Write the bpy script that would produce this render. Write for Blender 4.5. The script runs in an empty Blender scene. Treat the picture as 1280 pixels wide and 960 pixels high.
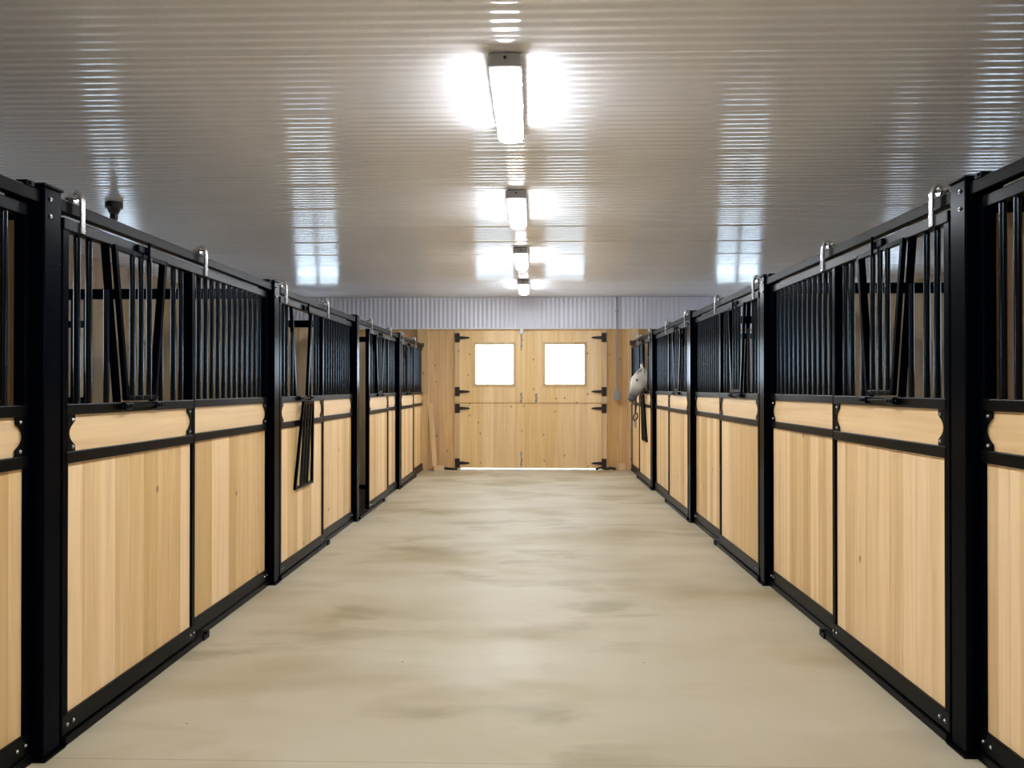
import bpy, bmesh, math, random
from mathutils import Vector, Matrix
random.seed(7)
PI = math.pi
sc = bpy.context.scene
COL = sc.collection

# ------------------------------------------------------------------ materials
def new_mat(name):
    m = bpy.data.materials.new(name); m.use_nodes = True
    nt = m.node_tree
    b = nt.nodes['Principled BSDF']
    return m, nt, b

def setin(b, **kw):
    for k, v in kw.items():
        b.inputs[k.replace('_', ' ')].default_value = v

def simple(name, col, rough=.5, metal=0.0, noise=0.0, nscale=20.0, spec=.5, bump=0.0, tint=(1, 1, 1)):
    m, nt, b = new_mat(name)
    setin(b, Roughness=rough, Metallic=metal)
    b.inputs['Specular IOR Level'].default_value = spec; b.inputs['Specular Tint'].default_value = tuple(tint) + (1,)
    N = nt.nodes; L = nt.links
    g = N.new('ShaderNodeNewGeometry')
    n = N.new('ShaderNodeTexNoise'); n.inputs['Scale'].default_value = nscale; n.inputs['Detail'].default_value = 3
    L.new(g.outputs['Position'], n.inputs['Vector'])
    r = N.new('ShaderNodeMix'); r.data_type = 'RGBA'
    r.inputs[6].default_value = tuple(c * (1 - noise) for c in col[:3]) + (1,)
    r.inputs[7].default_value = tuple(min(1, c * (1 + noise)) for c in col[:3]) + (1,)
    L.new(n.outputs['Fac'], r.inputs[0]); L.new(r.outputs[2], b.inputs['Base Color'])
    if bump:
        bp = N.new('ShaderNodeBump'); bp.inputs['Strength'].default_value = bump; bp.inputs['Distance'].default_value = .002
        L.new(n.outputs['Fac'], bp.inputs['Height']); L.new(bp.outputs['Normal'], b.inputs['Normal'])
    return m

def wood(name, light, dark, board=None, width=.14, grain='Z', across='Y', rough=.42, knots=.5, seed=0.0, spread=.22, coat=0.0):
    """pine: boards along one axis, grain along another"""
    m, nt, b = new_mat(name)
    N = nt.nodes; L = nt.links
    def math_(op, a, bb=None, v=None):
        n = N.new('ShaderNodeMath'); n.operation = op
        if isinstance(a, (int, float)): n.inputs[0].default_value = a
        else: L.new(a, n.inputs[0])
        if bb is not None:
            if isinstance(bb, (int, float)): n.inputs[1].default_value = bb
            else: L.new(bb, n.inputs[1])
        return n.outputs[0]
    g = N.new('ShaderNodeNewGeometry')
    s = N.new('ShaderNodeSeparateXYZ'); L.new(g.outputs['Position'], s.inputs[0])
    A = s.outputs[across]; G = s.outputs[grain]
    third = [a for a in 'XYZ' if a not in (across, grain)][0]
    idx = math_('FLOOR', math_('DIVIDE', math_('ADD', A, 50 + seed), width))
    side = math_('SIGN', s.outputs[third])
    wn = N.new('ShaderNodeTexWhiteNoise'); wn.noise_dimensions = '2D'
    cv = N.new('ShaderNodeCombineXYZ'); L.new(idx, cv.inputs[0]); L.new(side, cv.inputs[1])
    L.new(cv.outputs[0], wn.inputs['Vector'])
    rnd = wn.outputs['Value']
    c = N.new('ShaderNodeCombineXYZ')
    L.new(math_('MULTIPLY', A, 26.0), c.inputs[0]); L.new(math_('MULTIPLY', rnd, 57.0), c.inputs[1])
    L.new(math_('ADD', math_('MULTIPLY', G, 1.1), math_('MULTIPLY', s.outputs[third], 3.0)), c.inputs[2])
    n1 = N.new('ShaderNodeTexNoise'); n1.inputs['Scale'].default_value = 1.0; n1.inputs['Detail'].default_value = 5
    n1.inputs['Distortion'].default_value = .8; L.new(c.outputs[0], n1.inputs['Vector'])
    n2 = N.new('ShaderNodeTexNoise'); n2.inputs['Scale'].default_value = .22; n2.inputs['Detail'].default_value = 2
    L.new(c.outputs[0], n2.inputs['Vector'])
    ramp = N.new('ShaderNodeValToRGB')
    ramp.color_ramp.elements[0].position = .30; ramp.color_ramp.elements[0].color = tuple(dark) + (1,)
    ramp.color_ramp.elements[1].position = .62; ramp.color_ramp.elements[1].color = tuple(light) + (1,)
    mixf = math_('ADD', math_('MULTIPLY', n1.outputs['Fac'], .55), math_('MULTIPLY', n2.outputs['Fac'], .45))
    L.new(mixf, ramp.inputs[0])
    hsv = N.new('ShaderNodeHueSaturation')
    L.new(math_('ADD', math_('MULTIPLY', rnd, spread), 1.0 - spread * .55), hsv.inputs['Value'])
    L.new(math_('ADD', math_('MULTIPLY', rnd, -.25), 1.12), hsv.inputs['Saturation'])
    L.new(ramp.outputs[0], hsv.inputs['Color'])
    out = hsv.outputs[0]
    if knots > 0:
        kc = N.new('ShaderNodeCombineXYZ')
        L.new(math_('MULTIPLY', A, 5.0), kc.inputs[0]); L.new(math_('ADD', math_('MULTIPLY', G, 3.4), math_('MULTIPLY', side, 7.3)), kc.inputs[1])
        vo = N.new('ShaderNodeTexVoronoi'); vo.voronoi_dimensions = '2D'; vo.inputs['Scale'].default_value = 1.0
        L.new(kc.outputs[0], vo.inputs['Vector'])
        sep = N.new('ShaderNodeSeparateColor'); L.new(vo.outputs['Color'], sep.inputs[0])
        gate = math_('LESS_THAN', sep.outputs[0], knots)
        mr = N.new('ShaderNodeMapRange'); mr.inputs[1].default_value = .03; mr.inputs[2].default_value = .09
        mr.inputs[3].default_value = .85; mr.inputs[4].default_value = 0
        L.new(vo.outputs['Distance'], mr.inputs[0])
        mk = N.new('ShaderNodeMix'); mk.data_type = 'RGBA'
        L.new(math_('MULTIPLY', mr.outputs[0], gate), mk.inputs[0])
        L.new(out, mk.inputs[6]); mk.inputs[7].default_value = (.22, .11, .045, 1)
        out = mk.outputs[2]
    L.new(out, b.inputs['Base Color'])
    setin(b, Roughness=rough)
    b.inputs['Specular IOR Level'].default_value = .5
    b.inputs['Coat Weight'].default_value = coat
    b.inputs['Coat Roughness'].default_value = .3
    return m

M = {}
M['steel'] = simple('black_powder_coat', (.0008, .0014, .0036), rough=.22, noise=.15, nscale=60, spec=.035, tint=(.6, .75, 1))
M['bar'] = simple('black_bar_coat', (.0010, .0013, .0026), rough=.16, noise=.15, nscale=60, spec=.60, tint=(.6, .78, 1))
M['steel_flat'] = simple('black_rail_coat', (.0018, .0020, .0026), rough=.30, noise=.2, nscale=40, spec=.09, tint=(.75, .85, 1))
M['chrome'] = simple('zinc_plated_steel', (.55, .55, .58), rough=.25, metal=1.0, noise=.05)
M['zinc'] = simple('galvanised_grey', (.36, .38, .40), rough=.42, metal=.6, noise=.1)
M['track_edge'] = simple('track_steel', (.0018, .0018, .0020), rough=.34, noise=.2, spec=.04)
PL, PD = (.92, .66, .355), (.74, .475, .215)
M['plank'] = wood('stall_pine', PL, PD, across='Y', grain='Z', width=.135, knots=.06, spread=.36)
M['band'] = wood('band_pine', (.93, .665, .35), (.76, .485, .215), across='Z', grain='Y', width=.5, knots=.10, spread=.12)
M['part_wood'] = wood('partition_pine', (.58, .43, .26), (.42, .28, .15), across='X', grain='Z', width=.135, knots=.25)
M['door_wood'] = wood('barn_door_pine', (.92, .68, .37), (.77, .51, .24), across='X', grain='Z', width=.19, knots=.26, spread=.12, seed=.3)
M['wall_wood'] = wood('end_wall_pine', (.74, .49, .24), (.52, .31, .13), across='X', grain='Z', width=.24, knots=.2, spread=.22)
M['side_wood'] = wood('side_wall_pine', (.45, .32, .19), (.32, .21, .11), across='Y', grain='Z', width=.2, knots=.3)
M['post_wood'] = wood('post_pine', (.74, .53, .28), (.58, .38, .17), across='X', grain='Z', width=.9, knots=.25, spread=.05)
M['block_wood'] = wood('offcut_pine', (.72, .52, .30), (.55, .36, .18), across='Z', grain='X', width=.5, knots=0)
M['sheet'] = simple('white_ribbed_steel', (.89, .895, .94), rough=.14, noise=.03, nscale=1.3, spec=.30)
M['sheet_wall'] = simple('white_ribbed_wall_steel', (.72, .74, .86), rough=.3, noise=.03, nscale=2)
M['fixture'] = simple('grey_fixture_plastic', (.42, .42, .43), rough=.45)
M['pvc'] = simple('grey_conduit_plastic', (.30, .31, .34), rough=.45)
M['hinge'] = simple('black_hinge_iron', (.018, .013, .016), rough=.5)
M['yellow'] = simple('yellow_plastic', (.62, .46, .03), rough=.4)
M['black_plastic'] = simple('black_plastic', (.012, .012, .013), rough=.45)
M['vinyl'] = simple('white_window_vinyl', (.75, .76, .78), rough=.4)
M['leather'] = simple('dark_leather', (.022, .013, .010), rough=.5, noise=.3)
M['rope'] = simple('grey_lead_rope', (.32, .29, .27), rough=.9, noise=.3, nscale=200)
M['hoof'] = simple('dark_hoof', (.05, .042, .036), rough=.6)
M['mane'] = simple('pale_mane_hair', (.46, .43, .40), rough=.75, noise=.25, nscale=90)
M['eye'] = simple('dark_eye', (.01, .007, .006), rough=.08)
M['mat'] = simple('dark_stall_footing', (.06, .05, .04), rough=.9, noise=.3, nscale=12)  # unseen stall floor, made dark to cut bounce light on the ceiling sides
M['gravel'] = simple('pale_gravel', (.6, .61, .62), rough=.95, noise=.25, nscale=30)

def mat_lamp():
    m, nt, b = new_mat('lamp_diffuser')
    b.inputs['Base Color'].default_value = (.9, .9, .9, 1)
    b.inputs['Emission Color'].default_value = (.93, .965, 1.0, 1)
    b.inputs['Emission Strength'].default_value = LAMP
    return m

def mat_glass():
    m = bpy.data.materials.new('clear_pane'); m.use_nodes = True
    nt = m.node_tree; N = nt.nodes; L = nt.links
    N.remove(N['Principled BSDF'])
    t = N.new('ShaderNodeBsdfTransparent'); t.inputs[0].default_value = (.95, .97, .98, 1)
    g = N.new('ShaderNodeBsdfGlossy'); g.inputs['Roughness'].default_value = .03
    lw = N.new('ShaderNodeLayerWeight'); lw.inputs[0].default_value = .5
    pw = N.new('ShaderNodeMath'); pw.operation = 'POWER'; pw.inputs[1].default_value = 5.0; L.new(lw.outputs['Facing'], pw.inputs[0])
    f = N.new('ShaderNodeMath'); f.operation = 'MULTIPLY_ADD'; f.inputs[1].default_value = .8; f.inputs[2].default_value = .02
    L.new(pw.outputs[0], f.inputs[0])
    mx = N.new('ShaderNodeMixShader')
    L.new(f.outputs[0], mx.inputs[0]); L.new(t.outputs[0], mx.inputs[1]); L.new(g.outputs[0], mx.inputs[2])
    L.new(mx.outputs[0], N['Material Output'].inputs['Surface'])
    return m

def mat_floor():
    m, nt, b = new_mat('broom_finished_concrete')
    N = nt.nodes; L = nt.links
    g = N.new('ShaderNodeNewGeometry')
    def noise(scale, det, sx=1, sy=1, dist=0.0):
        mp = N.new('ShaderNodeMapping'); mp.inputs['Scale'].default_value = (sx, sy, 1)
        L.new(g.outputs['Position'], mp.inputs['Vector'])
        n = N.new('ShaderNodeTexNoise'); n.inputs['Scale'].default_value = scale
        n.inputs['Detail'].default_value = det; n.inputs['Distortion'].default_value = dist
        L.new(mp.outputs[0], n.inputs['Vector']); return n.outputs['Fac']
    def rng(v, a, bb, c=0., d=1.):
        r = N.new('ShaderNodeMapRange'); r.inputs[1].default_value = a; r.inputs[2].default_value = bb
        r.inputs[3].default_value = c; r.inputs[4].default_value = d; L.new(v, r.inputs[0]); return r.outputs[0]
    def mix(f, a, col, blend='MIX'):
        x = N.new('ShaderNodeMix'); x.data_type = 'RGBA'; x.blend_type = blend
        L.new(f, x.inputs[0]); L.new(a, x.inputs[6]); x.inputs[7].default_value = col; return x.outputs[2]
    def mul(a, bb):
        x = N.new('ShaderNodeMath'); x.operation = 'MULTIPLY'; L.new(a, x.inputs[0])
        if isinstance(bb, float): x.inputs[1].default_value = bb
        else: L.new(bb, x.inputs[1])
        return x.outputs[0]
    base = N.new('ShaderNodeMix'); base.data_type = 'RGBA'
    base.inputs[6].default_value = (.46, .395, .265, 1); base.inputs[7].default_value = (.54, .48, .355, 1)
    L.new(rng(noise(1.1, 6, .6, 1.5, .5), .3, .7), base.inputs[0])
    c = base.outputs[2]
    # broad yellowish damp stains drawn across the aisle
    st = mul(rng(noise(.8, 9, .7, 1.25, .25), .50, .66), .85)
    c = mix(st, c, (.35, .27, .135, 1))
    # pale dusty patches
    c = mix(mul(rng(noise(.8, 6, .9, 1.2, .3), .55, .75), .35), c, (.58, .55, .48, 1))
    # smaller dark smears
    sm = mul(rng(noise(2.1, 9, .6, 1.25, .35), .51, .63), rng(noise(.55, 3), .43, .56))
    c = mix(mul(sm, .55), c, (.25, .19, .085, 1))
    # fine broom texture across the aisle
    br = noise(1.0, 3, 6, 90)
    c = mix(mul(rng(br, .35, .7), .12), c, (.42, .38, .31, 1))
    # specks
    vo = N.new('ShaderNodeTexVoronoi'); vo.inputs['Scale'].default_value = 2.2
    L.new(g.outputs['Position'], vo.inputs['Vector'])
    c = mix(rng(vo.outputs['Distance'], .012, .02, .8, 0.), c, (.09, .08, .065, 1))
    # tooled joint across the slab
    s = N.new('ShaderNodeSeparateXYZ'); L.new(g.outputs['Position'], s.inputs[0])
    d = N.new('ShaderNodeMath'); d.operation = 'ABSOLUTE'
    d2 = N.new('ShaderNodeMath'); d2.operation = 'SUBTRACT'; L.new(s.outputs['Y'], d2.inputs[0]); d2.inputs[1].default_value = 3.075
    L.new(d2.outputs[0], d.inputs[0])
    c = mix(rng(d.outputs[0], .002, .006, .55, 0.), c, (.30, .25, .18, 1))
    L.new(c, b.inputs['Base Color'])
    r = rng(noise(2.0, 4), .3, .7, .48, .62); b.inputs['Specular IOR Level'].default_value = .5
    L.new(r, b.inputs['Roughness'])
    bp = N.new('ShaderNodeBump'); bp.inputs['Strength'].default_value = .12; bp.inputs['Distance'].default_value = .002
    L.new(br, bp.inputs['Height']); L.new(bp.outputs[0], b.inputs['Normal'])
    return m

def mat_coat():
    m, nt, b = new_mat('grey_horse_coat')
    N = nt.nodes; L = nt.links
    tc = N.new('ShaderNodeTexCoord')
    n = N.new('ShaderNodeTexNoise'); n.inputs['Scale'].default_value = 14; n.inputs['Detail'].default_value = 4
    L.new(tc.outputs['Object'], n.inputs['Vector'])
    a = N.new('ShaderNodeMix'); a.data_type = 'RGBA'
    a.inputs[6].default_value = (.60, .58, .54, 1); a.inputs[7].default_value = (.80, .77, .70, 1)
    L.new(n.outputs['Fac'], a.inputs[0])
    # dark skin of the muzzle
    v = N.new('ShaderNodeVectorMath'); v.operation = 'DISTANCE'
    L.new(tc.outputs['Object'], v.inputs[0]); v.inputs[1].default_value = MUZZLE
    r = N.new('ShaderNodeMapRange'); r.inputs[1].default_value = .09; r.inputs[2].default_value = .25
    r.inputs[3].default_value = 1; r.inputs[4].default_value = 0; L.new(v.outputs['Value'], r.inputs[0])
    k = N.new('ShaderNodeMix'); k.data_type = 'RGBA'; L.new(r.outputs[0], k.inputs[0])
    L.new(a.outputs[2], k.inputs[6]); k.inputs[7].default_value = (.10, .10, .115, 1)
    L.new(k.outputs[2], b.inputs['Base Color']); setin(b, Roughness=.7)
    return m

LAMP = 21.0
MUZZLE = (-.82, 0, 1.32)
M['lamp'] = mat_lamp(); M['glass'] = mat_glass(); M['floor'] = mat_floor(); M['coat'] = mat_coat()

# ------------------------------------------------------------------ mesh builder
class MB:
    def __init__(self): self.v = []; self.f = []; self.s = []
    def add(self, vs, fs, smooth=False):
        o = len(self.v); self.v += [tuple(p) for p in vs]
        for f in fs: self.f.append(tuple(o + i for i in f)); self.s.append(smooth)
        return self
    def box(self, x0, x1, y0, y1, z0, z1, bev=.0):
        if x0 > x1: x0, x1 = x1, x0
        if y0 > y1: y0, y1 = y1, y0
        if z0 > z1: z0, z1 = z1, z0
        bm = bmesh.new()
        vs = [bm.verts.new((x, y, z)) for x in (x0, x1) for y in (y0, y1) for z in (z0, z1)]
        for q in ((0, 1, 3, 2), (4, 6, 7, 5), (0, 4, 5, 1), (2, 3, 7, 6), (0, 2, 6, 4), (1, 5, 7, 3)):
            bm.faces.new([vs[i] for i in q])
        if bev: bmesh.ops.bevel(bm, geom=bm.edges[:], offset=bev, segments=2, profile=.5, affect='EDGES')
        return self.bm(bm)
    def bm(self, bm, smooth=False):
        bm.verts.ensure_lookup_table(); bm.verts.index_update()
        self.add([v.co[:] for v in bm.verts], [[v.index for v in f.verts] for f in bm.faces], smooth)
        bm.free(); return self
    def tube(self, p, q, r, n=12, r2=None, cap=True):
        p = Vector(p); q = Vector(q); d = (q - p).normalized()
        a = d.orthogonal().normalized(); b = d.cross(a)
        r2 = r if r2 is None else r2
        vs = []; fs = []
        for c, rr in ((p, r), (q, r2)):
            for i in range(n):
                t = 2 * PI * i / n; vs.append(c + a * math.cos(t) * rr + b * math.sin(t) * rr)
        for i in range(n): j = (i + 1) % n; fs.append((i, j, n + j, n + i))
        self.add(vs, fs, True)
        if cap:
            self.add(vs[:n], [tuple(range(n))[::-1]]); self.add(vs[n:], [tuple(range(n))])
        return self
    def path(self, pts, r, n=10, closed=False):
        """a bent round rod through the points"""
        pts = [Vector(p) for p in pts]; k = len(pts); vs = []; fs = []
        up = None
        for i, c in enumerate(pts):
            d = ((pts[(i + 1) % k] if closed or i < k - 1 else c) - (pts[i - 1] if closed or i > 0 else c)).normalized()
            if up is None: up = d.orthogonal().normalized()
            up = (up - d * up.dot(d)).normalized(); w = d.cross(up)
            rr = r[i] if isinstance(r, (list, tuple)) else r
            for j in range(n):
                t = 2 * PI * j / n; vs.append(c + up * math.cos(t) * rr + w * math.sin(t) * rr)
        for i in range(k if closed else k - 1):
            i2 = (i + 1) % k
            for j in range(n): j2 = (j + 1) % n; fs.append((i * n + j, i * n + j2, i2 * n + j2, i2 * n + j))
        self.add(vs, fs, True)
        if not closed:
            self.add(vs[:n], [tuple(range(n))[::-1]]); self.add(vs[-n:], [tuple(range(n))])
        return self
    def prism(self, poly, axis, a, b):
        """poly of 2-D points extruded along axis ('x': poly is (y,z), 'y': (x,z), 'z': (x,y))"""
        def P(u, v, w): return {'x': (w, u, v), 'y': (u, w, v), 'z': (u, v, w)}[axis]
        n = len(poly)
        vs = [P(u, v, a) for u, v in poly] + [P(u, v, b) for u, v in poly]
        fs = [tuple(range(n)), tuple(range(n, 2 * n))[::-1]] + [(i, n + i, n + (i + 1) % n, (i + 1) % n) for i in range(n)]
        return self.add(vs, fs)
    def ball(self, c, r, sx=1, sy=1, sz=1, u=12, v=8):
        bm = bmesh.new(); bmesh.ops.create_uvsphere(bm, u_segments=u, v_segments=v, radius=r)
        for p in bm.verts: p.co = Vector((p.co.x * sx, p.co.y * sy, p.co.z * sz)) + Vector(c)
        return self.bm(bm, True)
    def rings(self, rings, cap=True):
        """loft through rings of equal point count"""
        n = len(rings[0]); vs = [p for r in rings for p in r]; fs = []
        for i in range(len(rings) - 1):
            for j in range(n): j2 = (j + 1) % n; fs.append((i * n + j, i * n + j2, (i + 1) * n + j2, (i + 1) * n + j))
        if cap: fs.append(tuple(range(n))[::-1]); fs.append(tuple(range((len(rings) - 1) * n, len(rings) * n)))
        return self.add(vs, fs, True)
    def mesh(self, name, fix=True):
        me = bpy.data.meshes.new(name); me.from_pydata(self.v, [], self.f)
        me.polygons.foreach_set('use_smooth', self.s)
        if fix:
            bm = bmesh.new(); bm.from_mesh(me); bmesh.ops.recalc_face_normals(bm, faces=bm.faces[:]); bm.to_mesh(me); bm.free()
        me.update(); return me

def link(name, me, mat, parent=None, loc=(0, 0, 0)):
    o = bpy.data.objects.new(name, me); COL.objects.link(o)
    if mat is not None and not me.materials: me.materials.append(mat)
    o.location = loc
    if parent is not None: o.parent = parent
    return o
def obj(name, mb, mat, parent=None, loc=(0, 0, 0)): return link(name, mb.mesh(name), mat, parent, loc)
def tag(o, label, cat, group=None):
    o['label'] = label; o['category'] = cat
    if group: o['group'] = group
    return o
def thing(name, label, cat, loc=(0, 0, 0), group=None):
    o = bpy.data.objects.new(name, None); COL.objects.link(o); o.location = loc
    o.empty_display_size = .1
    return tag(o, label, cat, group)
def struct(name, mb, mat, parent=None):
    o = obj(name, mb, mat, parent)
    if parent is None: o['kind'] = 'structure'
    return o
CACHE = {}
def shared(key, build):
    if key not in CACHE: CACHE[key] = build().mesh(key[0])
    return CACHE[key]
def part(key, build, mat, parent, name=None, loc=(0, 0, 0)):
    return link(name or key[0], shared(key, build), mat, parent, loc)

# ------------------------------------------------------------------ dimensions
XL, XR = -1.975, 1.775           # aisle faces of the stall rows
WL, WR = -5.65, 5.95             # outer walls
YB, YE = -3.6, 14.20             # back wall, end wall
H = 3.18                         # ceiling
HEAD = 2.605                     # underside of the ribbed header
ROWS = {-1: dict(x=XL, y0=3.10, p=2.77, w=WL), 1: dict(x=XR, y0=3.23, p=2.72, w=WR)}
Z_BOT, Z_PL, Z_MID, Z_BAND, Z_GR = .125, 1.18, 1.23, 1.385, 1.432
Z_TOP0, Z_TOP1 = 2.165, 2.215
DW = 1.27                        # sliding door width

# ------------------------------------------------------------------ setting
def slab(axis, c0, c1, ue, ve, holes):
    """a wall slab with rectangular holes; axis 'x' or 'y' is its normal; u runs along the wall, v up"""
    us = sorted(set(ue) | {h[0] for h in holes} | {h[1] for h in holes})
    vs = sorted(set(ve) | {h[2] for h in holes} | {h[3] for h in holes})
    def solid(i, j):
        if not (0 <= i < len(us) - 1 and 0 <= j < len(vs) - 1): return False
        u = (us[i] + us[i + 1]) / 2; v = (vs[j] + vs[j + 1]) / 2
        return not any(h[0] < u < h[1] and h[2] < v < h[3] for h in holes)
    ids = {}; V = []; F = []
    def pid(i, j, c):
        if (i, j, c) not in ids:
            ids[(i, j, c)] = len(V); V.append((c, us[i], vs[j]) if axis == 'x' else (us[i], c, vs[j]))
        return ids[(i, j, c)]
    for i in range(len(us) - 1):
        for j in range(len(vs) - 1):
            if not solid(i, j): continue
            for c in (c0, c1): F.append((pid(i, j, c), pid(i + 1, j, c), pid(i + 1, j + 1, c), pid(i, j + 1, c)))
            for (a, b, di, dj) in (((i, j), (i, j + 1), -1, 0), ((i + 1, j), (i + 1, j + 1), 1, 0), ((i, j), (i + 1, j), 0, -1), ((i, j + 1), (i + 1, j + 1), 0, 1)):
                if not solid(i + di, j + dj): F.append((pid(*a, c0), pid(*b, c0), pid(*b, c1), pid(*a, c1)))
    return MB().add(V, F)

def corrugated(kind, lo, hi, period, amp, base, e0, e1, laps=(), lap_h=.005):
    """ribbed sheet. 'ceiling': ribs run along x, profile along y, hangs at z=base.
       'wall': ribs run along z, profile along x, stands at y=base."""
    n = int((hi - lo) / period * 8); th = .012
    P = []
    for i in range(n + 1):
        t = lo + (hi - lo) * i / n
        h = amp * math.cos(2 * PI * t / period)
        for l in laps:
            d = (t - l) / .022
            if abs(d) < 1: h += lap_h * (.5 + .5 * math.cos(PI * d))
        P.append((t, h))
    front = []; back = []
    V = []; F = []
    for t, h in P:
        if kind == 'ceiling': V += [(e0, t, base - h), (e1, t, base - h), (e0, t, base + th), (e1, t, base + th)]
        else: V += [(t, base - h, e0), (t, base - h, e1), (t, base + th, e0), (t, base + th, e1)]
    for i in range(n):
        a = 4 * i; b = a + 4
        F += [(a, a + 1, b + 1, b), (a + 2, b + 2, b + 3, a + 3)]
    F += [(0, 2, 3, 1), (4 * n, 4 * n + 1, 4 * n + 3, 4 * n + 2)]
    m = MB(); m.add(V, F, True); return m

struct('floor', MB().box(XL - .13, XR + .13, YB - .1, YE + .06, -.1, 0), M['floor'])
struct('floor_left', MB().box(WL - .1, XL - .13, YB - .1, YE + .06, -.1, -.002), M['mat'])
struct('floor_right', MB().box(XR + .13, WR + .1, YB - .1, YE + .06, -.1, -.002), M['mat'])
struct('ground_outside', MB().box(-40, 40, -30, 60, -.14, -.105), M['gravel'])
laps = [3.84 + .83 * i for i in range(-9, 13)]
struct('ceiling', corrugated('ceiling', YB - .02, YE, .083, .0019, H, WL - .05, WR + .05, laps), M['sheet'])

# windows: outer walls (one per stall) and end wall
portals = []
SIDE_H = (.9, 1.62, 2.52)
side_windows = {-1: [], 1: []}
for s in (-1, 1):
    R = ROWS[s]
    for k in range(4):
        if s < 0 and k == 3: continue
        c = R['y0'] + R['p'] * (k + .5) + (.25 if k == 2 else 0)
        side_windows[s].append((c - SIDE_H[0] / 2, c + SIDE_H[0] / 2, SIDE_H[1], SIDE_H[2]))
END_W = [(-4.46, -3.60, 1.62, 2.54), (3.38, 4.24, 1.62, 2.54)]
DOOR = (-1.345, 1.29, 0.0, 2.565)
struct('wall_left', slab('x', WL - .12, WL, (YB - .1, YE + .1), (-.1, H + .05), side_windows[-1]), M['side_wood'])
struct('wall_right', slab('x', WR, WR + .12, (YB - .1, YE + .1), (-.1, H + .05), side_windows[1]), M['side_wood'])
struct('wall_far', slab('y', YE, YE + .14, (WL, WR), (-.1, H + .05), END_W + [(DOOR[0], DOOR[1], -.1, DOOR[3])]), M['wall_wood'])
struct('wall_back', slab('y', YB - .12, YB, (WL, WR), (-.1, H + .05), []), M['wall_wood'])
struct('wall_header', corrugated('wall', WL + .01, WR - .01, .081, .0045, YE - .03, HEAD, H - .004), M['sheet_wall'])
struct('trim_1', MB().box(WL + .02, WR - .02, YE - .045, YE - .001, HEAD - .022, HEAD, .004), M['vinyl'])
WN = [0]
def window(axis, c, u0, u1, v0, v1, d):
    """double window unit; c wall face, d direction (sign) to the room"""
    WN[0] += 1
    root = bpy.data.objects.new(f'window_{WN[0]}', None); COL.objects.link(root); root['kind'] = 'structure'
    mid = (u0 + u1) / 2; root.location = (c, mid, v0) if axis == 'x' else (mid, c, v0)
    o = Vector(root.location)
    def B(m, a0, a1, b0, b1, k0, k1, bev=.003):
        if axis == 'x': m.box(c + k0 * d - o.x, c + k1 * d - o.x, a0 - o.y, a1 - o.y, b0 - o.z, b1 - o.z, bev)
        else: m.box(a0 - o.x, a1 - o.x, c + k0 * d - o.y, c + k1 * d - o.y, b0 - o.z, b1 - o.z, bev)
    f = MB(); w = .045
    B(f, u0, u0 + w, v0, v1, -.09, .012); B(f, u1 - w, u1, v0, v1, -.09, .012)
    B(f, u0, u1, v0, v0 + w, -.09, .012); B(f, u0, u1, v1 - w, v1, -.09, .012)
    obj('window_frame', f, M['vinyl'], root)
    mm = MB(); B(mm, mid - .032, mid + .032, v0 + w, v1 - w, -.08, -.02); obj('mullion', mm, M['vinyl'], root)
    for (a, b) in ((u0 + w, mid - .032), (mid + .032, u1 - w)):
        g = MB(); B(g, a, b, v0 + w, v1 - w, -.055, -.049, 0); obj('pane', g, M['glass'], root)
    l = bpy.data.lights.new('daylight_portal', 'AREA'); l.shape = 'RECTANGLE'; l.size = u1 - u0; l.size_y = v1 - v0
    l.cycles.is_portal = True
    lo = bpy.data.objects.new('daylight_portal', l); COL.objects.link(lo); lo['kind'] = 'helper'
    z = (v0 + v1) / 2; k = -.13 * d
    if axis == 'x': lo.location = (c + k, mid, z); dirv = Vector((d, 0, 0))
    else: lo.location = (mid, c + k, z); dirv = Vector((0, d, 0))
    lo.rotation_euler = dirv.to_track_quat('-Z', 'Z').to_euler()
for w in side_windows[-1]: window('x', WL, *w, 1)
for w in side_windows[1]: window('x', WR, *w, -1)
for w in END_W: window('y', YE, *w, -1)

# wooden posts at the ends of both rows and jambs beside the barn door
struct('trim_2', MB().box(-2.10, -1.905, YE - .16, YE - .002, 0, HEAD - .024, .004), M['post_wood'])
struct('trim_3', MB().box(1.76, 1.945, YE - .16, YE - .002, 0, HEAD - .024, .004), M['post_wood'])
struct('trim_4', MB().box(DOOR[0] - .09, DOOR[0] - .004, YE - .02, YE - .001, 0, HEAD - .024, .003), M['post_wood'])
struct('trim_5', MB().box(DOOR[1] + .004, DOOR[1] + .09, YE - .02, YE - .001, 0, HEAD - .024, .003), M['post_wood'])

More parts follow.
